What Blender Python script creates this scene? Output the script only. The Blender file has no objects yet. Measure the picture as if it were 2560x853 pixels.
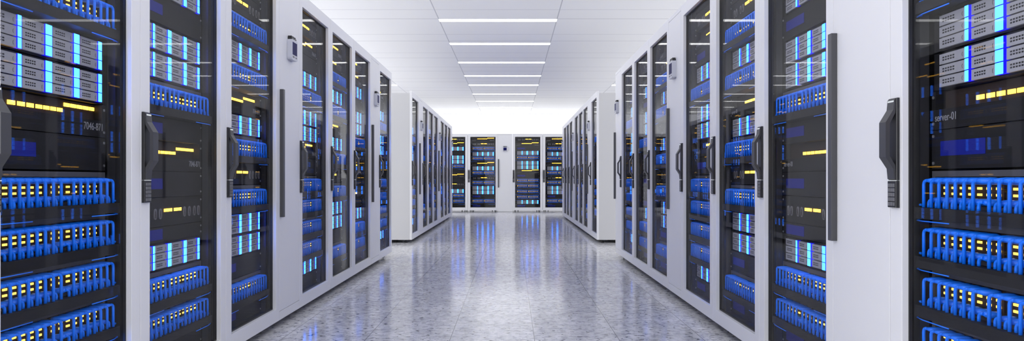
import bpy, bmesh, math
from mathutils import Vector, Matrix

C = bpy.context.scene.collection
PI = math.pi

# ------------------------------------------------------------------ layout (metres)
F_PX = 1827.0            # focal length in pixels of the 2560-wide frame
EYE = 0.868
HOR = 448.0              # picture row of the horizon
W = 0.80                 # cabinet width
WK = 0.40                # cooling unit width
H = 2.068                # door top
FOOT = 0.042
DEPTH = 1.0
AL, AR, AR2 = 1.356, 1.175, 1.160     # door planes of the rows
CEIL = 3.0
VS = 0.001265            # metres per elevation step
def vz(v): return H - (v - 42) * VS

# ------------------------------------------------------------------ materials
def new_mat(name):
    m = bpy.data.materials.new(name); m.use_nodes = True
    nt = m.node_tree
    return m, nt, nt.nodes['Principled BSDF']

def mat(name, col, rough=0.5, metal=0.0, spec=0.5, bump=0.0, bscale=200.0, var=0.0):
    m, nt, b = new_mat(name)
    b.inputs['Base Color'].default_value = (*col, 1)
    b.inputs['Roughness'].default_value = rough
    b.inputs['Metallic'].default_value = metal
    b.inputs['Specular IOR Level'].default_value = spec
    if bump or var:
        tc = nt.nodes.new('ShaderNodeTexCoord')
        n = nt.nodes.new('ShaderNodeTexNoise'); n.inputs['Scale'].default_value = bscale
        nt.links.new(tc.outputs['Object'], n.inputs['Vector'])
        if bump:
            bp = nt.nodes.new('ShaderNodeBump'); bp.inputs['Strength'].default_value = bump
            bp.inputs['Distance'].default_value = 0.001
            nt.links.new(n.outputs['Fac'], bp.inputs['Height'])
            nt.links.new(bp.outputs['Normal'], b.inputs['Normal'])
        if var:
            mx = nt.nodes.new('ShaderNodeMix'); mx.data_type = 'RGBA'
            mx.inputs[6].default_value = (*[c * (1 - var) for c in col], 1)
            mx.inputs[7].default_value = (*[min(1, c * (1 + var)) for c in col], 1)
            nt.links.new(n.outputs['Fac'], mx.inputs[0])
            nt.links.new(mx.outputs[2], b.inputs['Base Color'])
    return m

def emit(name, col, strength=1.0, sampling='AUTO'):
    m = bpy.data.materials.new(name); m.use_nodes = True
    nt = m.node_tree; nt.nodes.clear()
    e = nt.nodes.new('ShaderNodeEmission'); o = nt.nodes.new('ShaderNodeOutputMaterial')
    e.inputs['Color'].default_value = (*col, 1); e.inputs['Strength'].default_value = strength
    nt.links.new(e.outputs[0], o.inputs['Surface'])
    m.cycles.emission_sampling = sampling
    return m

WHITE = mat('white_enamel', (0.76, 0.76, 0.775), 0.45)
SIDE = mat('side_panel_grey_white', (0.56, 0.56, 0.565), 0.45)
DARK = mat('cabinet_interior', (0.007, 0.007, 0.0085), 0.6, spec=0.2)
BLACK = mat('black_plastic', (0.012, 0.012, 0.014), 0.4)
CHAR = mat('charcoal_plastic', (0.045, 0.045, 0.05), 0.45)
KEY = mat('key_grey', (0.12, 0.12, 0.13), 0.5)
FACE = mat('server_faceplate', (0.011, 0.011, 0.0125), 0.6, spec=0.15)
FACE2 = mat('faceplate_warm_glow', (0.028, 0.020, 0.017), 0.6, spec=0.15)  # recess plate; orange halo of the yellow lights warmed into its colour
PGREY = mat('patch_frame_grey', (0.070, 0.070, 0.080), 0.55, spec=0.2)
TRAY = mat('cable_tray_black', (0.012, 0.012, 0.014), 0.65, spec=0.2)
PORT_GLOW = mat('port_field', (0.026, 0.015, 0.010), 0.65, spec=0.2)  # brown tint holds the glow of the yellow port lights
CABLE = mat('blue_cable', (0.003, 0.19, 1.0), 0.42)
BLADE = mat('blade_silver', (0.30, 0.30, 0.33), 0.5)
SLOT = mat('vent_slot_black', (0.01, 0.01, 0.012), 0.7)
RAIL = mat('rail_metal', (0.07, 0.07, 0.08), 0.28, metal=0.6)
SCREW = mat('screw_steel', (0.45, 0.45, 0.46), 0.35, metal=0.8)
TEXT = mat('printed_grey_text', (0.22, 0.22, 0.24), 0.6)
VENT = mat('vent_grey', (0.13, 0.125, 0.135), 0.5)
NAVY = mat('navy_screen', (0.006, 0.012, 0.20), 0.5, spec=0.15)
DISPW = mat('display_case_grey', (0.55, 0.56, 0.62), 0.4)
SCRN = mat('display_screen_navy', (0.006, 0.007, 0.085), 0.5, spec=0.1)
BARM = mat('bar_handle_grey', (0.060, 0.060, 0.066), 0.4)
CYAN = emit('cyan_light', (0.25, 2.1, 11.0), 1.0)
BLUE_HALO = emit('blue_halo_glow', (0.015, 0.012, 2.2), 1.0)  # blue bloom around the cyan strips, built as emitting sides
AMBER = emit('yellow_light', (6.5, 3.4, 0.28), 1.0)
AMBERP = emit('yellow_port_light', (2.4, 1.5, 0.25), 1.0, 'NONE')
TUBE = emit('ceiling_light_white', (1.0, 1.0, 1.0), 7.0)
LOCKW = emit('handle_white_line', (0.85, 0.9, 0.95), 0.9, 'NONE')  # thin white lines on the handle, given their own emission

def glass_mat():
    m = bpy.data.materials.new('door_glass'); m.use_nodes = True
    nt = m.node_tree; nt.nodes.clear()
    N = nt.nodes.new
    out = N('ShaderNodeOutputMaterial'); mix = N('ShaderNodeMixShader')
    tr = N('ShaderNodeBsdfTransparent'); gl = N('ShaderNodeBsdfGlossy')
    tr.inputs['Color'].default_value = (0.965, 0.968, 0.975, 1)
    gl.inputs['Color'].default_value = (1, 1, 1, 1); gl.inputs['Roughness'].default_value = 0.0
    lw = N('ShaderNodeLayerWeight'); lw.inputs['Blend'].default_value = 0.5
    pw = N('ShaderNodeMath'); pw.operation = 'POWER'; pw.inputs[1].default_value = 5.0
    mu = N('ShaderNodeMath'); mu.operation = 'MULTIPLY_ADD'; mu.inputs[1].default_value = 0.22; mu.inputs[2].default_value = 0.010
    L = nt.links.new
    L(lw.outputs['Facing'], pw.inputs[0]); L(pw.outputs[0], mu.inputs[0]); L(mu.outputs[0], mix.inputs[0])
    L(tr.outputs[0], mix.inputs[1]); L(gl.outputs[0], mix.inputs[2]); L(mix.outputs[0], out.inputs['Surface'])
    return m
GLASS = glass_mat()

def floor_mat():
    m, nt, b = new_mat('polished_granite_floor')
    N = nt.nodes.new; L = nt.links.new
    tc = N('ShaderNodeTexCoord')
    def noise(scale, detail=2.0, rough=0.5, stretch=None):
        n = N('ShaderNodeTexNoise'); n.inputs['Scale'].default_value = scale
        n.inputs['Detail'].default_value = detail; n.inputs['Roughness'].default_value = rough
        if stretch:
            mp = N('ShaderNodeMapping'); mp.inputs['Scale'].default_value = stretch
            L(tc.outputs['Object'], mp.inputs['Vector']); L(mp.outputs[0], n.inputs['Vector'])
        else:
            L(tc.outputs['Object'], n.inputs['Vector'])
        return n
    def ramp(src, p0, c0, p1, c1):
        r = N('ShaderNodeValToRGB')
        r.color_ramp.elements[0].position = p0; r.color_ramp.elements[0].color = (*c0, 1)
        r.color_ramp.elements[1].position = p1; r.color_ramp.elements[1].color = (*c1, 1)
        L(src, r.inputs[0]); return r
    big = ramp(noise(7, 5, 0.6).outputs['Fac'], 0.33, (0.62, 0.62, 0.64), 0.66, (0.86, 0.86, 0.865))
    mid = ramp(noise(26, 4, 0.65).outputs['Fac'], 0.35, (0.58, 0.58, 0.61), 0.55, (1, 1, 1))
    spk = ramp(noise(31, 2, 0.5).outputs['Fac'], 0.33, (0.16, 0.16, 0.18), 0.385, (1, 1, 1))
    gr = ramp(noise(210, 2, 0.5).outputs['Fac'], 0.30, (0.78, 0.78, 0.80), 0.55, (1, 1, 1))
    def mul(a, c):
        x = N('ShaderNodeMix'); x.data_type = 'RGBA'; x.blend_type = 'MULTIPLY'; x.inputs[0].default_value = 1
        L(a, x.inputs[6]); L(c, x.inputs[7]); return x.outputs[2]
    col = mul(mul(mul(big.outputs[0], mid.outputs[0]), spk.outputs[0]), gr.outputs[0])
    # long joints between the floor panels
    sx = N('ShaderNodeSeparateXYZ'); L(tc.outputs['Object'], sx.inputs[0])
    def mth(op, a, v, v2=None):
        x = N('ShaderNodeMath'); x.operation = op
        L(a, x.inputs[0]); x.inputs[1].default_value = v
        if v2 is not None: x.inputs[2].default_value = v2
        return x.outputs[0]
    fx = mth('ABSOLUTE', mth('WRAP', mth('SUBTRACT', sx.outputs['X'], 0.124), 0.2285, -0.2285), 0)
    line = mth('LESS_THAN', fx, 0.0016)
    mx = N('ShaderNodeMix'); mx.data_type = 'RGBA'
    L(line, mx.inputs[0]); L(col, mx.inputs[6]); mx.inputs[7].default_value = (0.17, 0.17, 0.18, 1)
    L(mx.outputs[2], b.inputs['Base Color'])
    b.inputs['Roughness'].default_value = 0.13
    b.inputs['Specular IOR Level'].default_value = 0.31
    bp = N('ShaderNodeBump'); bp.inputs['Strength'].default_value = 0.05; bp.inputs['Distance'].default_value = 0.002
    L(noise(14, 3).outputs['Fac'], bp.inputs['Height']); L(bp.outputs[0], b.inputs['Normal'])
    return m

CW = 1.575               # light bar length
XC = (-0.6156 * CW + 0.384 * CW) / 2
COLS = [XC - 3.20, XC, XC + 3.24]
def ceiling_mat():
    m, nt, b = new_mat('white_ceiling_panels')
    N = nt.nodes.new; L = nt.links.new
    tc = N('ShaderNodeTexCoord'); sx = N('ShaderNodeSeparateXYZ'); L(tc.outputs['Object'], sx.inputs[0])
    def mth(op, a, v=0.0, v2=None):
        x = N('ShaderNodeMath'); x.operation = op
        L(a, x.inputs[0])
        if isinstance(v, (int, float)): x.inputs[1].default_value = v
        else: L(v, x.inputs[1])
        if v2 is not None: x.inputs[2].default_value = v2
        return x.outputs[0]
    acc = None
    for c in COLS:
        for s in (-1, 1):
            t = mth('LESS_THAN', mth('ABSOLUTE', mth('SUBTRACT', sx.outputs['X'], c + s * CW / 2)), 0.006)
            acc = t if acc is None else mth('MAXIMUM', acc, t)
    for y0, wd in ((9.19, 0.006), (9.715, 0.009)):
        t = mth('LESS_THAN', mth('ABSOLUTE', mth('WRAP', mth('SUBTRACT', sx.outputs['Y'], y0), 0.785, -0.785)), wd)
        acc = mth('MAXIMUM', acc, t)
    mx = N('ShaderNodeMix'); mx.data_type = 'RGBA'
    L(acc, mx.inputs[0]); mx.inputs[6].default_value = (0.87, 0.87, 0.87, 1); mx.inputs[7].default_value = (0.50, 0.50, 0.53, 1)
    L(mx.outputs[2], b.inputs['Base Color']); b.inputs['Roughness'].default_value = 0.6
    return m
PLASTER = mat('white_plaster', (0.82, 0.82, 0.84), 0.7, bump=0.05, bscale=40)

# ------------------------------------------------------------------ mesh builder
class MB:
    def __init__(s): s.v, s.f, s.m, s.mats, s.sm = [], [], [], [], []
    def mi(s, m):
        if m not in s.mats: s.mats.append(m)
        return s.mats.index(m)
    def face(s, idx, m, smooth=False): s.f.append(idx); s.m.append(s.mi(m)); s.sm.append(smooth)
    def box(s, x0, x1, y0, y1, z0, z1, m, faces=None):
        """faces: {'f': material of the -y face, ...} overrides; None drops a face"""
        b = len(s.v)
        s.v += [(x, y, z) for z in (z0, z1) for y in (y0, y1) for x in (x0, x1)]
        F = dict(b=(0, 2, 3, 1), t=(4, 5, 7, 6), f=(0, 1, 5, 4), k=(2, 6, 7, 3), l=(0, 4, 6, 2), r=(1, 3, 7, 5))
        for k, q in F.items():
            mm = m if not faces or k not in faces else faces[k]
            if mm is not None: s.face(tuple(b + i for i in q), mm)
        return s
    def cbox(s, x0, x1, y0, y1, z0, z1, m, c=0.003):
        """box whose front (-y) edges are chamfered by c"""
        b = len(s.v)
        s.v += [(x0, y1, z0), (x1, y1, z0), (x1, y1, z1), (x0, y1, z1),
                (x0, y0 + c, z0), (x1, y0 + c, z0), (x1, y0 + c, z1), (x0, y0 + c, z1),
                (x0 + c, y0, z0 + c), (x1 - c, y0, z0 + c), (x1 - c, y0, z1 - c), (x0 + c, y0, z1 - c)]
        s.face((b + 3, b + 2, b + 1, b), m)
        for i in range(4):
            j = (i + 1) % 4
            s.face((b + i, b + j, b + 4 + j, b + 4 + i), m)
            s.face((b + 4 + i, b + 4 + j, b + 8 + j, b + 8 + i), m)
        s.face((b + 8, b + 9, b + 10, b + 11), m)
        return s
    def tube(s, pts, r, m, n=8, cap=True):
        pts = [Vector(p) for p in pts]
        rs = r if isinstance(r, (list, tuple)) else [r] * len(pts)
        b = len(s.v); up = None
        for i, p in enumerate(pts):
            t = (pts[min(i + 1, len(pts) - 1)] - pts[max(i - 1, 0)]).normalized()
            if up is None: up = Vector((0, 0, 1)) if abs(t.z) < 0.9 else Vector((1, 0, 0))
            a = t.cross(up).normalized(); up = a.cross(t).normalized()
            for k in range(n):
                g = 2 * PI * k / n
                s.v.append(tuple(p + (a * math.cos(g) + up * math.sin(g)) * rs[i]))
        for i in range(len(pts) - 1):
            for k in range(n):
                k2 = (k + 1) % n
                s.face((b + i * n + k, b + i * n + k2, b + (i + 1) * n + k2, b + (i + 1) * n + k), m, True)
        if cap:
            s.face(tuple(b + k for k in reversed(range(n))), m)
            e = b + (len(pts) - 1) * n
            s.face(tuple(e + k for k in range(n)), m)
        return s
    def prism(s, poly, y0, y1, m):
        """poly: (x,z) counter-clockwise seen from -y"""
        b = len(s.v); n = len(poly)
        s.v += [(x, y0, z) for x, z in poly] + [(x, y1, z) for x, z in poly]
        s.face(tuple(range(b, b + n)), m); s.face(tuple(reversed(range(b + n, b + 2 * n))), m)
        for i in range(n):
            j = (i + 1) % n
            s.face((b + j, b + i, b + n + i, b + n + j), m)
        return s
    def xprism(s, poly, x0, x1, m):
        """poly: (y,z) swept along x"""
        b = len(s.v); n = len(poly)
        s.v += [(x0, y, z) for y, z in poly] + [(x1, y, z) for y, z in poly]
        s.face(tuple(reversed(range(b, b + n))), m); s.face(tuple(range(b + n, b + 2 * n)), m)
        for i in range(n):
            j = (i + 1) % n
            s.face((b + i, b + j, b + n + j, b + n + i), m)
        return s
    def disc(s, x, y0, y1, z, r, m, n=12):
        return s.prism([(x + r * math.cos(2 * PI * k / n), z + r * math.sin(2 * PI * k / n)) for k in range(n)], y0, y1, m)
    def zcyl(s, x, y, z0, z1, r, m, n=12):
        return s.tube([(x, y, z0), (x, y, z1)], r, m, n)
    def mesh(s, name, bevel=0.0):
        me = bpy.data.meshes.new(name)
        me.from_pydata(s.v, [], s.f)
        for m in s.mats: me.materials.append(m)
        for p, i, q in zip(me.polygons, s.m, s.sm): p.material_index = i; p.use_smooth = q
        bm = bmesh.new(); bm.from_mesh(me)
        bmesh.ops.recalc_face_normals(bm, faces=bm.faces)
        if bevel:
            bmesh.ops.bevel(bm, geom=[e for e in bm.edges if e.is_manifold and e.calc_face_angle(0) > 0.5], offset=bevel, segments=2, affect='EDGES', profile=0.5)
        bm.to_mesh(me); bm.free()
        return me

CACHE = {}
def cached(key, fn):
    if key not in CACHE: CACHE[key] = fn()
    return CACHE[key]

def obj(name, me, parent=None, loc=None, label=None, kind=None):
    o = bpy.data.objects.new(name, me); C.objects.link(o)
    if parent is not None: o.parent = parent
    if loc is not None: o.location = loc
    if label: o['label'] = label
    if kind: o['kind'] = kind
    return o

def thing(name, label, cat, matrix, group=None):
    o = bpy.data.objects.new(name, None); C.objects.link(o)
    o.empty_display_size = 0.05
    o.matrix_world = matrix
    o['label'] = label; o['category'] = cat
    if group: o['group'] = group
    return o

_txt = {}
def text_mesh(body, size):
    k = (body, size)
    if k not in _txt:
        cu = bpy.data.curves.new('txt', 'FONT'); cu.body = body; cu.size = size; cu.extrude = 0.0004
        cu.align_x = 'CENTER'; cu.align_y = 'CENTER'
        t = bpy.data.objects.new('txt', cu); C.objects.link(t)
        t.rotation_euler = (PI / 2, 0, 0)
        bpy.context.view_layer.update()
        me = bpy.data.meshes.new_from_object(t.evaluated_get(bpy.context.evaluated_depsgraph_get()))
        me.transform(Matrix.Rotation(PI / 2, 4, 'X') @ Matrix.Scale(0.86, 4, (1, 0, 0)))
        me.materials.clear(); me.materials.append(TEXT)
        bpy.data.objects.remove(t)
        _txt[k] = me
    return _txt[k]

# ------------------------------------------------------------------ the setting
def structure(name, mb):
    o = obj(name, mb.mesh(name)); o['kind'] = 'structure'; return o
X0, X1, Y0, Y1 = -6.0, 6.0, -4.0, 23.8
structure('floor', MB().box(X0 - .1, X1 + .1, Y0 - .1, Y1 + .1, -0.1, 0, floor_mat()))
structure('ceiling', MB().box(X0 - .1, X1 + .1, Y0 - .1, Y1 + .1, CEIL, CEIL + 0.1, ceiling_mat()))
def open_wall(name, axis, p, a0, a1, sill, head, end=None):
    """wall with one long opening onto the daylight"""
    mb = MB(); t = 0.1
    def b(u0, u1, z0, z1):
        if axis == 'y': mb.box(u0, u1, p, p + t, z0, z1, PLASTER)
        else: mb.box(p, p + t, u0, u1, z0, z1, PLASTER)
    b(a0, a1, 0, sill); b(a0, a1, head, CEIL); b(a0, a0 + .2, sill, head); b(a1 - .2 if end is None else end, a1, sill, head)
    return structure(name, mb)
open_wall('wall_back', 'y', Y1, X0, X1, 0.9, CEIL - 0.02)
open_wall('wall_front', 'y', Y0 - 0.1, X0, X1, 0.5, CEIL - 0.02)
open_wall('wall_left', 'x', X0 - 0.1, Y0, Y1, 0.3, CEIL - 0.02, 17.5)  # unseen side; sill and opening length set to balance daylight along the rows
open_wall('wall_right', 'x', X1, Y0, Y1, 0.3, CEIL - 0.02, 17.5)  # unseen too, its opening shaped for the same daylight

# ceiling light bars
ORD = ['first', 'second', 'third', 'fourth', 'fifth', 'sixth', 'seventh', 'eighth', 'ninth', 'tenth', 'eleventh', 'twelfth', 'thirteenth', 'fourteenth', 'fifteenth', 'sixteenth']
def light_meshes():
    h = MB(); w, d = CW / 2, 0.075
    for a in ((-w - .006, w + .006, -d - .006, -d), (-w - .006, w + .006, d, d + .006), (-w - .006, -w, -d, d), (w, w + .006, -d, d)):
        h.box(a[0], a[1], a[2], a[3], -0.006, 0, WHITE)
    g = MB().box(-w, w, -d, d, -0.005, 0, TUBE)
    return h.mesh('light_housing'), g.mesh('light_diffuser')
LM = light_meshes()
LY = [9.79, 11.49, 13.34, 15.06, 16.54, 18.27, 19.98, 21.6, 23.1]
NEAR = [8.07, 6.35, 4.62, 2.90, 1.18, -0.54, -2.26]
for ci, cname in enumerate(('left', 'middle', 'right')):
    for k, y in enumerate(LY):
        t = thing('ceiling_light', f'white bar light in the ceiling, {ORD[k]} visible one from the front in the {cname} column', 'ceiling light',
                  Matrix.Translation((COLS[ci], y, CEIL)), 'ceiling light bars')
        obj('housing', LM[0], t); obj('diffuser', LM[1], t)
    for k, y in enumerate(NEAR):
        t = thing('ceiling_light', f'white bar light above the aisle before the view, {ORD[k]} back in the {cname} column', 'ceiling light',
                  Matrix.Translation((COLS[ci], y, CEIL)), 'ceiling light bars')
        obj('housing', LM[0], t); obj('diffuser', LM[1], t)

# ------------------------------------------------------------------ cabinets
GL, GR, GT, GB = 0.070, 0.062, 0.082, 0.074       # door stiles and rails
def ring(mb, x0, x1, z0, z1, ix0, ix1, iz0, iz1, y0, y1, m):
    b = len(mb.v)
    for y in (y0, y1):
        mb.v += [(x0, y, z0), (x1, y, z0), (x1, y, z1), (x0, y, z1), (ix0, y, iz0), (ix1, y, iz0), (ix1, y, iz1), (ix0, y, iz1)]
    for i in range(4):
        j = (i + 1) % 4
        mb.face((b + i, b + j, b + 4 + j, b + 4 + i), m)
        mb.face((b + 8 + j, b + 8 + i, b + 12 + i, b + 12 + j), m)
        mb.face((b + j, b + i, b + 8 + i, b + 8 + j), m)
        mb.face((b + 4 + i, b + 4 + j, b + 12 + j, b + 12 + i), m)

def m_door():
    mb = MB(); ring(mb, 0.0015, W - 0.0015, FOOT, H, GL, W - GR, FOOT + GB, H - GT, 0, 0.028, WHITE)
    return mb.mesh('door_frame', 0.0015)
def m_gasket():
    mb = MB(); z0, z1 = FOOT + GB, H - GT
    ring(mb, GL - .001, W - GR + .001, z0 - .001, z1 + .001, GL + .006, W - GR - .006, z0 + .006, z1 - .006, 0.0195, 0.0275, BLACK)
    return mb.mesh('door_gasket')
def m_glass():
    return MB().box(GL + .002, W - GR - .002, 0.021, 0.026, FOOT + GB + .002, H - GT - .002, GLASS).mesh('door_glass')
def m_body():
    mb = MB(); a, b, t = 0.003, W - 0.003, 0.018
    z0, z1, y0, y1 = FOOT, H - 0.03, 0.0295, DEPTH
    mb.box(a, a + t, y0, y1, z0, z1, SIDE, {'r': DARK})
    mb.box(b - t, b, y0, y1, z0, z1, SIDE, {'l': DARK})
    mb.box(a + t, b - t, y0, y1, z1 - t, z1, SIDE, {'b': DARK})
    mb.box(a + t, b - t, y0, y1, z0, z0 + 0.06, SIDE, {'t': DARK})
    mb.box(a + t, b - t, y1 - t, y1, z0 + 0.06, z1 - t, SIDE, {'f': DARK})
    return mb.mesh('cabinet_body')
def m_rail():
    mb = MB(); z0, z1 = FOOT + 0.061, H - 0.05
    mb.box(-0.016, 0.016, 0.0, 0.028, z0, z1, RAIL)
    return mb.mesh('mounting_rail')
def m_foot():
    mb = MB()
    mb.box(-0.022, 0.022, -0.022, 0.022, 0.030, 0.0415, BLACK)
    mb.zcyl(0, 0, 0.006, 0.031, 0.006, BLACK, 10)
    mb.zcyl(0, 0, 0.0, 0.007, 0.019, BLACK, 14)
    return mb.mesh('levelling_foot')
def m_caster():
    mb = MB()
    mb.box(-0.011, 0.011, -0.016, 0.016, 0.026, 0.0415, CHAR)
    mb.tube([(-0.009, 0, 0.017), (0.009, 0, 0.017)], 0.017, BLACK, 14)
    return mb.mesh('caster_wheel')
HZ0, HZ1 = 0.781, 1.115
def m_handle():
    mb = MB(); xa, xb = 0.008, 0.058
    zt = HZ1; zb = HZ1 - 0.250
    mb.cbox(xa, xb, -0.010, -0.0005, zb, zt, BLACK, 0.002)
    xg0, xg1 = 0.013, 0.053
    outer = [(-0.010, zt - .003), (-0.014, zt - .005), (-0.017, zt - .036), (-0.040, zt - .074), (-0.040, zt - .180), (-0.017, zt - .215), (-0.014, zb + .003), (-0.010, zb + .002)]
    inner = [(-0.010, zb + .020), (-0.011, zt - .205), (-0.028, zt - .176), (-0.028, zt - .078), (-0.011, zt - .046), (-0.010, zt - .032)]
    # bowed grip: outer and inner profile in the (y, z) plane, swept over the width of the handle
    pts = outer + inner
    b = len(mb.v); n = len(pts)
    mb.v += [(xg0, y, z) for y, z in pts] + [(xg1, y, z) for y, z in pts]
    no = len(outer); ni = len(inner)
    def strip(off, m):
        quads = [(0, 1, 12, 13), (1, 2, 12, 12), (2, 3, 11, 12), (3, 4, 10, 11), (4, 5, 9, 10), (5, 6, 9, 9), (6, 7, 8, 9)]
        for q in quads:
            q = list(dict.fromkeys(q))
            mb.face(tuple(off + b + i for i in q), m)
    strip(0, CHAR); strip(n, CHAR)
    for i in range(n):
        j = (i + 1) % n
        mb.face((b + i, b + j, b + n + j, b + n + i), CHAR)
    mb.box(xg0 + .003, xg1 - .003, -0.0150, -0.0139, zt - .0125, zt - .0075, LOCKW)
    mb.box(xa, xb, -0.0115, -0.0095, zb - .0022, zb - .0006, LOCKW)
    return mb.mesh('door_handle')
def m_keypad():
    mb = MB(); xa, xb = 0.008, 0.058
    z1 = HZ1 - 0.2525; z0 = HZ0
    mb.cbox(xa, xb, -0.012, -0.0005, z0, z1, BLACK, 0.002)
    for r in range(5):
        for c in range(3):
            x = xa + 0.006 + c * 0.0132; z = z1 - 0.008 - r * 0.0142
            if r == 4 and c == 0: mb.cbox(x, x + .011, -0.0145, -0.0118, z - 0.012, z, KEY, 0.001)
            elif r == 3 and c == 1: mb.cbox(x, x + .0242, -0.0145, -0.0118, z - 0.0115, z, KEY, 0.001)
            elif r == 3 and c == 2: continue
            else: mb.cbox(x, x + .011, -0.0145, -0.0118, z - 0.0115, z, KEY, 0.001)
    return mb.mesh('door_keypad')

def make_cabinet(label, mtx, handle=True):
    t = thing('server_cabinet', label, 'cabinet', mtx, 'white server cabinets')
    obj('body', cached('body', m_body), t)
    for x in (0.040, W - 0.040):
        obj('mounting_rail', cached('rail', m_rail), t, (x, 0.062, 0))
    d = obj('door', cached('door', m_door), t)
    obj('gasket', cached('gasket', m_gasket), d)
    obj('glass', cached('glass', m_glass), d)
    obj('handle', cached('handle', m_handle), d)
    obj('keypad', cached('keypad', m_keypad), d)
    for x in (0.075, W - 0.075):
        for y in (0.085, DEPTH - 0.06):
            obj('foot', cached('foot', m_foot), t, (x, y, 0))
    for x in (0.15, W - 0.15):
        obj('caster', cached('caster', m_caster), t, (x, 0.14, 0))
    return t

# cooling units
def m_kbody(low):
    mb = MB()
    mb.box(0.003, WK - 0.003, 0.0295, DEPTH, 0.012 if low else FOOT, H - 0.03, WHITE)
    return mb.mesh('cooling_body')
def m_kfront(low):
    mb = MB(); z0 = 0.006 if low else FOOT + 0.053
    mb.box(0.0015, WK - 0.0015, 0, 0.029, z0, H - 0.032, WHITE)
    return mb.mesh('cooling_front', 0.0015)
def m_kstrip(z0, z1):
    return MB().box(0.0015, WK - 0.0015, 0, 0.029, z0, z1, WHITE).mesh('cooling_strip', 0.0015)
def m_kbar():
    return MB().box(0.004, 0.034, -0.022, -0.0005, 0.645, 1.395, BARM).mesh('bar_handle', 0.0015)
DZ = 1.655
def m_disp():
    mb = MB(); n = 6; r = 0.014; poly = []
    w, h = 0.059, 0.062
    for cx, cz, a0 in ((w - r, -h + r, -PI / 2), (w - r, h - r, 0), (-w + r, h - r, PI / 2), (-w + r, -h + r, PI)):
        for k in range(n + 1):
            g = a0 + k * PI / 2 / n
            poly.append((cx + r * math.cos(g), cz + r * math.sin(g)))
    mb.prism(poly, -0.030, -0.0005, DISPW)
    mb.box(-0.040, -0.008, -0.0308, -0.0299, -0.048, -0.039, KEY)
    mb.box(0.018, 0.040, -0.0308, -0.0299, -0.048, -0.039, KEY)
    return mb.mesh('display_case')
def m_screen():
    return MB().box(-0.044, 0.044, -0.0312, -0.0299, -0.030, 0.046, SCRN).mesh('display_screen')
def m_clip():
    mb = MB()
    mb.box(-0.046, 0.046, -0.026, -0.0005, 0.063, 0.074, BLACK)
    for x in (-0.044, -0.012, 0.022):
        mb.box(x, x + 0.018, -0.024, -0.002, 0.074, 0.083, BLACK)
    return mb.mesh('display_plug')
def make_cooler(label, mtx, low=False):
    t = thing('cooling_unit', label, 'cooling unit', mtx, 'white cooling units')
    obj('body', cached(('kb', low), lambda: m_kbody(low)), t)
    obj('front_panel', cached(('kf', low), lambda: m_kfront(low)), t)
    obj('top_strip', cached('kt', lambda: m_kstrip(H - 0.030, H)), t)
    if not low: obj('base_strip', cached('ks', lambda: m_kstrip(FOOT, FOOT + 0.051)), t)
    obj('bar_handle', cached('kbar', m_kbar), t)
    d = obj('display', cached('disp', m_disp), t, (WK / 2, 0, DZ))
    obj('screen', cached('scr', m_screen), d)
    obj('plug', cached('clip', m_clip), d)
    for x in (0.06, WK - 0.06):
        for y in (0.085, DEPTH - 0.06):
            if low: continue
            obj('foot', cached('foot', m_foot), t, (x, y, 0))
    return t

# ------------------------------------------------------------------ equipment (origin: middle of the unit's base, x to the right, +y into the cabinet)
CX = W / 2
def lx(v): return v - CX          # cabinet-local x -> unit-local x
DEVY = 0.080
STRIPS = [(0.250, 0.267), (0.377, 0.409), (0.523, 0.553), (0.664, 0.686)]
PLATES = [(0.126, 0.249), (0.275, 0.376), (0.417, 0.522), (0.561, 0.663)]
PX = [0.139 + 0.0386 * i for i in range(7)] + [0.436 + 0.0386 * i for i in range(7)]

def screws(mb, h, y=0.0):
    for x in (0.097, 0.703):
        for z in (0.018, h - 0.018):
            mb.disc(lx(x), y - 0.0025, y, z, 0.0045, SCREW, 10)

# -- blade server: three tiers of four modules
def m_bchassis(h):
    mb = MB()
    mb.box(lx(0.112), lx(0.694), 0.010, 0.62, 0.001, h - 0.001, DARK)
    mb.box(lx(0.090), lx(0.121), 0.006, 0.012, 0.002, h - 0.002, FACE)
    mb.box(lx(0.692), lx(0.710), 0.006, 0.012, 0.002, h - 0.002, FACE)
    return mb.mesh('blade_chassis')
def blade_plate(mb, i, z, full):
    x0, x1 = PLATES[i]; h = 0.0292
    mb.box(lx(x0), lx(x1), 0.0, 0.0098, z, z + h, BLADE)
    w = x1 - x0; s0 = lx(x0) + w * 0.13; st = w * 0.098
    for r in range(2):
        for c in range(5):
            xx = s0 + c * st
            zz = z + (0.0165 if r == 0 else 0.0090)
            mb.box(xx, xx + st * 0.66, -0.0004, 0.0001, zz, zz + 0.0042, SLOT)
    if full:
        cx, cz = lx(x1) - w * 0.09, z + h * 0.45
        pts = [(cx + 0.004 * math.cos(PI * 0.62 + k * PI * 0.76 / 6), -0.0004, cz + 0.0065 * math.sin(PI * 0.62 + k * PI * 0.76 / 6)) for k in range(7)]
        mb.tube(pts, 0.0005, SLOT, 4)
def strip_geo(mb, i, z, h=0.0300):
    x0, x1 = STRIPS[i]
    mb.box(lx(x0), lx(x1), -0.0030, 0.0098, z, z + h, BLUE_HALO, {'f': CYAN})
    mb.box(lx(x1) + 0.0005, lx(x1) + 0.0060, 0.0010, 0.0098, z, z + h, BLUE_HALO)  # blue glow in the gap beside the strip, built as an emitting bar
BZ = [0.0075, 0.0405, 0.0735]
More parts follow.
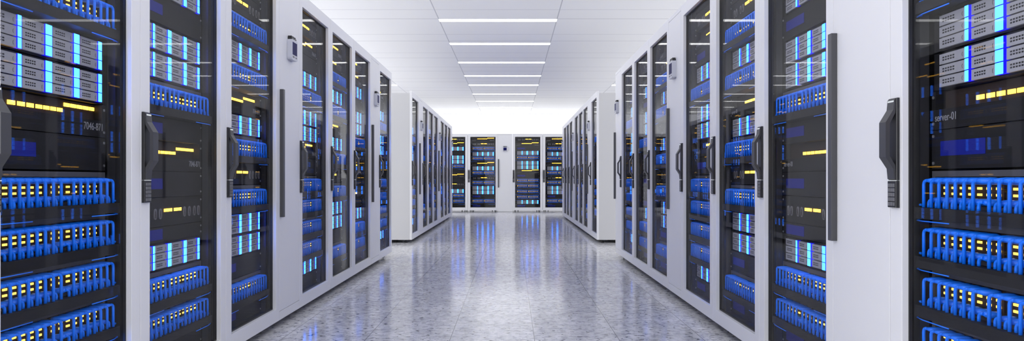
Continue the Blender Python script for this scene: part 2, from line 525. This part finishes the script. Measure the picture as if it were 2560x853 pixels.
def make_blade(t, h, near):
    obj('chassis', cached(('bch', round(h, 4)), lambda: m_bchassis(h)), t)
    if near:
        for z in BZ:
            for i in range(4):
                def pm(): mb = MB(); blade_plate(mb, i, 0, True); return mb.mesh('module')
                def sm(): mb = MB(); strip_geo(mb, i, 0); return mb.mesh('light_strip')
                p = obj('module', cached(('bp', i), pm), t, (0, 0, z))
                obj('light_strip', cached(('bs', i), sm), p)
    else:
        for i in range(4):
            def pm():
                mb = MB()
                for z in BZ: blade_plate(mb, i, z, False)
                return mb.mesh('modules')
            def sm():
                mb = MB()
                for z in BZ: strip_geo(mb, i, z)
                return mb.mesh('light_strip')
            p = obj('module_column', cached(('fbp', i), pm), t)
            obj('light_strip', cached(('fbs', i), sm), p)

# -- patch panel: grey frame, port field, tray, two rows of blue cables
PH = 115 * VS
def m_pframe(h):
    mb = MB(); zt = h - 0.002; zb = h - 0.119
    x0, x1 = lx(0.089), lx(0.711); ix0, ix1 = lx(0.104), lx(0.696)
    ring(mb, x0, x1, zb, zt, ix0, ix1, zt - 0.098, zt - 0.017, 0, 0.03, PGREY)
    mb.box(x0 + .004, x1 - .004, 0.0305, 0.30, zb + .004, zt - .002, DARK)
    return mb.mesh('patch_frame')
def m_pfield(h):
    mb = MB(); zt = h - 0.002
    mb.box(lx(0.1045), lx(0.6955), 0.017, 0.0297, zt - 0.0977, zt - 0.0173, FACE2)
    for g in (PX[:7], PX[7:]):
        mb.box(lx(g[0] - 0.019), lx(g[-1] + 0.019), 0.013, 0.0165, zt - 0.094, zt - 0.022, PORT_GLOW)
    return mb.mesh('port_field')
def port_leds(mb, x, zt):
    for dz in (0.049, 0.066):
        mb.box(lx(x) - 0.0085, lx(x) + 0.0085, 0.0095, 0.0128, zt - dz - 0.0032, zt - dz + 0.0032, AMBERP, {'k': None})
def m_tray(h):
    mb = MB(); z1 = h - 0.110
    mb.box(lx(0.080), lx(0.720), -0.046, -0.001, z1 - 0.034, z1, TRAY)
    mb.box(lx(0.100), lx(0.700), -0.001, 0.03, z1 - 0.034, z1 - 0.014, TRAY)
    return mb.mesh('cable_tray', 0.001)
def m_hook(s):
    mb = MB()
    mb.tube([(0, 0, 0.004), (s * 0.006, 0, 0.004), (s * 0.014, 0, 0.003)], [0.006, 0.007, 0.004], CABLE, 8)
    for z in (-0.016, 0.024):
        mb.tube([(0, 0, z), (s * 0.009, 0, z)], 0.004, CABLE, 6)
    mb.tube([(0, 0.0, -0.017), (s * 0.003, -0.012, -0.0225), (-s * 0.04, -0.0205, -0.0225), (-s * 0.17, -0.0205, -0.0225)], 0.0018, CABLE, 5)
    return mb.mesh('side_plug')
def cable_geo(mb, x, h, s, top, near):
    zt = h - 0.002; zend = h - 0.110
    z = zt - (0.029 if top else 0.086)
    off = 0.0375 if top else 0.0255
    yo = -0.032 if top else -0.024
    n = 8 if near else 5
    X = lx(x)
    r = 0.0048
    # boot: flares at the port and turns sideways
    mb.tube([(X - s * .004, 0.0128, z), (X - s * .003, 0.002, z), (X + s * .001, -0.012, z), (X + s * .008, yo + .006, z + .0005), (X + s * (off - .018), yo, z + .001)],
            [0.0078, 0.0098, 0.0100, 0.0080, r], CABLE, n)
    c = X + s * (off - 0.014); R = 0.014
    k = 5 if near else 3
    arc = [(c + s * R * math.sin(a), yo, z + .001 - R + R * math.cos(a)) for a in [PI / 2 * j / k for j in range(k + 1)]]
    mb.tube([(X + s * (off - .019), yo, z + .001)] + arc + [(X + s * off, yo, zend + 0.0002)], r, CABLE, n)
def make_patch(t, h, near, s):
    k = round(h, 4)
    obj('frame', cached(('pf', k), lambda: m_pframe(h)), t)
    obj('port_field', cached(('pp', k), lambda: m_pfield(h)), t)
    tr = obj('cable_tray', cached(('pt', k), lambda: m_tray(h)), t)
    for sg, x in ((-1, 0.0795), (1, 0.7205)):
        obj('side_plug', cached(('hook', sg), lambda: m_hook(sg)), tr, (lx(x), -0.026, h - 0.127))
    if near:
        for x in PX:
            def lm(): mb = MB(); port_leds(mb, 0.4, 0); return mb.mesh('port_light')
            obj('port_light', cached('pl', lm), t, (lx(x), 0, h - 0.002))
            for top in (True, False):
                def cm(): mb = MB(); cable_geo(mb, 0.4, h, s, top, True); return mb.mesh('patch_cable')
                obj('patch_cable', cached(('pc', k, s, top), cm), t, (lx(x), 0, 0))
    else:
        for gi, g in enumerate((PX[:7], PX[7:])):
            def lm():
                mb = MB()
                for x in g: port_leds(mb, x, h - 0.002)
                return mb.mesh('port_lights')
            def cm():
                mb = MB()
                for x in g:
                    cable_geo(mb, x, h, s, True, False); cable_geo(mb, x, h, s, False, False)
                return mb.mesh('patch_cables')
            obj('port_light_strip', cached(('fpl', k, gi), lm), t)
            obj('patch_cable_bundle', cached(('fpc', k, s, gi), cm), t)

# -- rack server with two rows of yellow lights and printed text
def m_sface(h):
    mb = MB(); x0, x1 = lx(0.088), lx(0.712); zl = 0.058
    mb.box(x0, x1, 0.0, 0.012, 0.0012, zl, FACE)
    mb.box(x0, x1, 0.030, 0.040, zl, h - 0.0012, FACE2)
    mb.box(x0, x1, 0.0121, 0.030, zl - .004, zl, FACE2)
    mb.box(x0, lx(0.108), 0.0, 0.0295, zl + .0005, h - .0012, FACE); mb.box(lx(0.692), x1, 0.0, 0.0295, zl + .0005, h - .0012, FACE)
    mb.box(lx(0.112), lx(0.688), 0.0405, 0.6, 0.0012, h - .0012, DARK)
    screws(mb, h)
    return mb.mesh('server_case')
def s_bars():
    out = []
    for a, b in ((0.253, 0.288), (0.296, 0.331), (0.338, 0.372)):
        mb = MB(); p = (b - a) / 4
        for k in range(4): mb.box(lx(a + k * p), lx(a + k * p) + p * 0.62, 0.0275, 0.0299, -0.0062, 0.0062, AMBER, {'k': None})
        out.append(('bar', mb))
    for a, b, z in [(0.380, 0.410, 0), (0.416, 0.445, 0), (0.451, 0.480, 0), (0.486, 0.514, 0)] + [(0.521 + .036 * k, 0.552 + .036 * k, 0.0195) for k in range(5)]:
        mb = MB(); mb.box(lx(a), lx(b) - 0.0015, 0.0275, 0.0299, z - 0.0058, z + 0.0058, AMBER, {'k': None})
        out.append(('rect', mb))
    return out
def make_server(t, h, near):
    obj('case', cached(('sf', round(h, 4)), lambda: m_sface(h)), t)
    zl = 63 * VS
    if near:
        ms = cached('sbars', lambda: [mb.mesh('status_light') for _, mb in s_bars()])
        for m_ in ms: obj('status_light', m_, t, (0, 0, zl))
    else:
        def two():
            L = s_bars(); r = []
            for part in (L[:7], L[7:]):
                a = MB()
                for _, mb in part:
                    b = len(a.v); a.v += mb.v
                    for f in mb.f: a.face(tuple(b + i for i in f), AMBER)
                r.append(a.mesh('status_lights'))
            return r
        for m_ in cached('sbars2', two): obj('status_light_row', m_, t, (0, 0, zl))
    obj('serial_text', text_mesh('7046-871', 0.036), t, (lx(0.640), -0.0006, 27 * VS), label='grey printed number 7046-871')
    obj('name_text', text_mesh('server-01', 0.032), t, (lx(0.158), -0.0006, 27 * VS), label='grey printed name server-01')

# -- switch with oval vents
def m_vface(h):
    mb = MB(); x0, x1 = lx(0.088), lx(0.712)
    mb.box(x0, x1, 0.0, 0.012, 0.0012, h - .0012, FACE)
    mb.box(lx(0.112), lx(0.688), 0.0121, 0.5, 0.0012, h - .0012, DARK)
    screws(mb, h)
    return mb.mesh('switch_case')
def m_vent():
    mb = MB(); w, hh = 0.0125, 0.022; poly = []
    for sg in (-1, 1):
        for k in range(7):
            g = (PI if sg < 0 else 0) + k * PI / 6
            poly.append((w * math.cos(g), sg * (hh - w * .8) + w * .8 * math.sin(g)))
    mb.prism(poly, -0.003, -0.0001, VENT)
    for d in (-1, 1):
        mb.tube([(0, -0.0032, 0.014), (d * 0.007, -0.0032, -0.017)], 0.0009, FACE2, 4)
    mb.tube([(0, -0.0032, 0.000), (0, -0.0032, -0.017)], 0.0007, FACE2, 4)
    return mb.mesh('oval_vent')
def make_switch(t, h, near):
    obj('case', cached(('vf', round(h, 4)), lambda: m_vface(h)), t)
    for x in (0.161, 0.200, 0.272, 0.314, 0.535, 0.582, 0.633, 0.677):
        obj('vent', cached('vent', m_vent), t, (lx(x), 0, 42 * VS))
    def lm(): return MB().box(-0.0155, 0.0155, -0.003, -0.0001, -0.0062, 0.0062, AMBER, {'k': None}).mesh('status_light')
    for x in (0.364, 0.400, 0.452, 0.487):
        obj('status_light', cached('vl', lm), t, (lx(x), 0, 52 * VS))

# -- blank panel with a small blue screen
def m_nface(h):
    mb = MB(); x0, x1 = lx(0.088), lx(0.712)
    mb.box(x0, x1, 0.0, 0.012, 0.0012, h - .0012, FACE)
    mb.box(lx(0.112), lx(0.688), 0.0121, 0.4, 0.0012, h - .0012, DARK)
    screws(mb, h)
    return mb.mesh('panel_face')
def make_blank(t, h, near):
    obj('face', cached(('nf', round(h, 4)), lambda: m_nface(h)), t)
    def sm(): return MB().box(lx(0.133), lx(0.335), -0.0012, -0.0001, -0.0215, 0.0215, NAVY).mesh('blue_screen')
    obj('screen', cached('ns', sm), t, (0, 0, h * 0.52), label='dark blue rectangular screen')

TYPES = {
 'P': [('S', 108, 208), ('V', 208, 300), ('X', 300, 415), ('B', 416, 506), ('X', 507, 622), ('S', 622, 720), ('B', 720, 808), ('X', 809, 924), ('V', 924, 1014),
       ('X', 1015, 1130), ('B', 1131, 1221), ('B', 1221, 1311), ('N', 1312, 1399), ('X', 1400, 1515), ('N', 1516, 1590)],
 'Q': [('V', 110, 205), ('S', 205, 305), ('N', 305, 394), ('B', 395, 485), ('X', 488, 603), ('B', 606, 695), ('B', 696, 784), ('S', 785, 876), ('N', 876, 968),
       ('X', 970, 1085), ('X', 1085, 1200), ('X', 1200, 1315), ('X', 1315, 1430), ('B', 1431, 1515), ('N', 1516, 1590)],
 'R': [('V', 110, 205), ('S', 205, 305), ('B', 307, 397), ('N', 398, 489), ('B', 490, 580), ('B', 580, 670), ('X', 674, 789), ('N', 789, 865), ('S', 865, 965),
       ('N', 965, 1050), ('V', 1050, 1145), ('N', 1145, 1196), ('B', 1197, 1286), ('X', 1287, 1402), ('X', 1402, 1515), ('N', 1516, 1590)],
}
KIND = {
 'B': ('blade_server', 'server', 'grey blade server with cyan strips,', make_blade, 'blade servers with cyan light strips'),
 'X': ('patch_panel', 'patch panel', 'patch panel of blue cables,', make_patch, 'patch panels with blue cables'),
 'S': ('rack_server', 'server', 'black server with yellow light rows,', make_server, 'black servers with two rows of yellow lights'),
 'V': ('network_switch', 'network switch', 'black switch with oval grey vents,', make_switch, 'black switches with oval vents'),
 'N': ('blank_panel', 'panel', 'blank black panel with blue screen,', make_blank, 'blank panels with a blue screen'),
}
def in_frame(z0, z1, dfar):
    yt = HOR - F_PX * (z1 - EYE) / dfar; yb = HOR - F_PX * (z0 - EYE) / dfar
    return yb > 2 and yt < 851

def fill(cab_mtx, typ, phrase, near, s, dfar):
    seen = [(k, a, b) for k, a, b in TYPES[typ] if in_frame(vz(b), vz(a), dfar)]
    tot = {}
    for k, _, _ in seen: tot[k] = tot.get(k, 0) + 1
    cnt = {}
    for k, a, b in seen:
        name, cat, look, fn, grp = KIND[k]
        i = cnt.get(k, 0); cnt[k] = i + 1
        pos = 'the only one' if tot[k] == 1 else f'{ORD[i]} from top'
        h = (b - a) * VS - 0.0006
        m_ = cab_mtx @ Matrix.Translation((CX, DEVY, vz(b) + 0.0003))
        t = thing(name, f'{look} {pos} in {phrase}', cat, m_, grp)
        if k == 'X': fn(t, h, near, s)
        else: fn(t, h, near)

def m_left(d): return Matrix.Translation((-AL, d, 0)) @ Matrix.Rotation(PI / 2, 4, 'Z')
def m_right(d, w, a): return Matrix.Translation((a, d + w, 0)) @ Matrix.Rotation(-PI / 2, 4, 'Z')

def row(side, d, seq, rowname, a, nears):
    """seq: cabinet types from near to far, K = cooling unit"""
    nc = nk = 0
    for c in seq:
        w = WK if c == 'K' else W
        mt = m_left(d) if side == 'L' else m_right(d, w, a)
        if c == 'K':
            make_cooler(f'white cooling unit with small screen, {ORD[nk]} cooling unit of the {rowname} row', mt); nk += 1
        else:
            make_cabinet(f'white server cabinet with a tall glass door, {ORD[nc]} cabinet of the {rowname} row', mt)
            fill(mt, c, f'{rowname} row\'s {ORD[nc]} cabinet', nc < nears, 1 if side == 'L' else -1, d + w)
            nc += 1
        d += w
row('L', 1.87, 'QRPKQPRKQ', 'left front', AL, 4)
row('R', 1.47, 'QKRPQKPRQK', 'right front', AR, 4)
row('L', 9.92, 'QKRPQKPRQK', 'left rear', AL, 0)
row('R', 9.92, 'QKRPQKPRQK', 'right rear', AR2, 0)
YB = 19.33
xs = -1.967
for i, (c, x) in enumerate((('R', -1.964), ('P', -1.162), ('K', -0.361), ('Q', 0.021), ('P', 0.823))):
    mt = Matrix.Translation((x, YB, 0))
    if c == 'K':
        mt = Matrix.Translation((-0.3645, YB - 0.01, 0)) @ Matrix.Scale(0.955, 4, (1, 0, 0))
        make_cooler('white cooling unit with small screen, standing in the back row facing the aisle', mt, True)
    else:
        j = {0: 0, 1: 1, 3: 2, 4: 3}[i]
        make_cabinet(f'white server cabinet facing the aisle, {ORD[j]} from left in the back row', mt)
        fill(mt, c, f'back row\'s {ORD[j]} cabinet', False, 1, YB)

# ------------------------------------------------------------------ daylight
w = bpy.data.worlds.new('daylight'); bpy.context.scene.world = w; w.use_nodes = True
nt = w.node_tree; bg = nt.nodes['Background']
tc = nt.nodes.new('ShaderNodeTexCoord'); ns = nt.nodes.new('ShaderNodeTexNoise')
ns.inputs['Scale'].default_value = 2.2; ns.inputs['Detail'].default_value = 5
rp = nt.nodes.new('ShaderNodeValToRGB')
rp.color_ramp.elements[0].position = 0.35; rp.color_ramp.elements[0].color = (0.86, 0.88, 0.96, 1)
rp.color_ramp.elements[1].position = 0.6; rp.color_ramp.elements[1].color = (1, 1, 1, 1)
nt.links.new(tc.outputs['Generated'], ns.inputs['Vector']); nt.links.new(ns.outputs['Fac'], rp.inputs[0])
nt.links.new(rp.outputs[0], bg.inputs['Color'])
# the overcast sky is brightest on the left-hand side of the hall
sp = nt.nodes.new('ShaderNodeSeparateXYZ'); nt.links.new(tc.outputs['Generated'], sp.inputs[0])
ma = nt.nodes.new('ShaderNodeMath'); ma.operation = 'MULTIPLY_ADD'; ma.inputs[1].default_value = -1.7; ma.inputs[2].default_value = 3.9
mb_ = nt.nodes.new('ShaderNodeMath'); mb_.operation = 'MULTIPLY_ADD'; mb_.inputs[1].default_value = -0.7
y2 = nt.nodes.new('ShaderNodeMath'); y2.operation = 'POWER'; y2.inputs[1].default_value = 2.0; ya = nt.nodes.new('ShaderNodeMath'); ya.operation = 'ABSOLUTE'
nt.links.new(sp.outputs['Y'], ya.inputs[0]); nt.links.new(ya.outputs[0], y2.inputs[0]); nt.links.new(y2.outputs[0], ma.inputs[0]); nt.links.new(sp.outputs['X'], mb_.inputs[0]); nt.links.new(ma.outputs[0], mb_.inputs[2])
mc = nt.nodes.new('ShaderNodeMath'); mc.operation = 'MULTIPLY_ADD'; mc.inputs[1].default_value = -0.5
nt.links.new(sp.outputs['Y'], mc.inputs[0]); nt.links.new(mb_.outputs[0], mc.inputs[2]); nt.links.new(mc.outputs[0], bg.inputs['Strength'])

# ------------------------------------------------------------------ camera
cam = bpy.data.cameras.new('camera'); co = bpy.data.objects.new('camera', cam); C.objects.link(co)
co.location = (0, 0, EYE); co.rotation_euler = (PI / 2, 0, 0)
cam.sensor_width = 36; cam.sensor_fit = 'HORIZONTAL'; cam.lens = 36 * F_PX / 2560
cam.shift_y = (HOR - 426.5) / 2560; cam.shift_x = 1 / 2560
cam.clip_start = 0.02; cam.clip_end = 200
sc = bpy.context.scene; sc.camera = co
sc.view_settings.view_transform = 'Standard'; sc.view_settings.look = 'None'
sc.view_settings.exposure = 0.0; sc.view_settings.gamma = 1.0; sc.view_settings.use_curve_mapping = False
cy = sc.cycles
cy.max_bounces = 9; cy.diffuse_bounces = 4; cy.glossy_bounces = 5; cy.transparent_max_bounces = 32
cy.caustics_reflective = False; cy.caustics_refractive = False
cy.sample_clamp_indirect = 6.0; cy.use_denoising = True; cy.use_adaptive_sampling = True
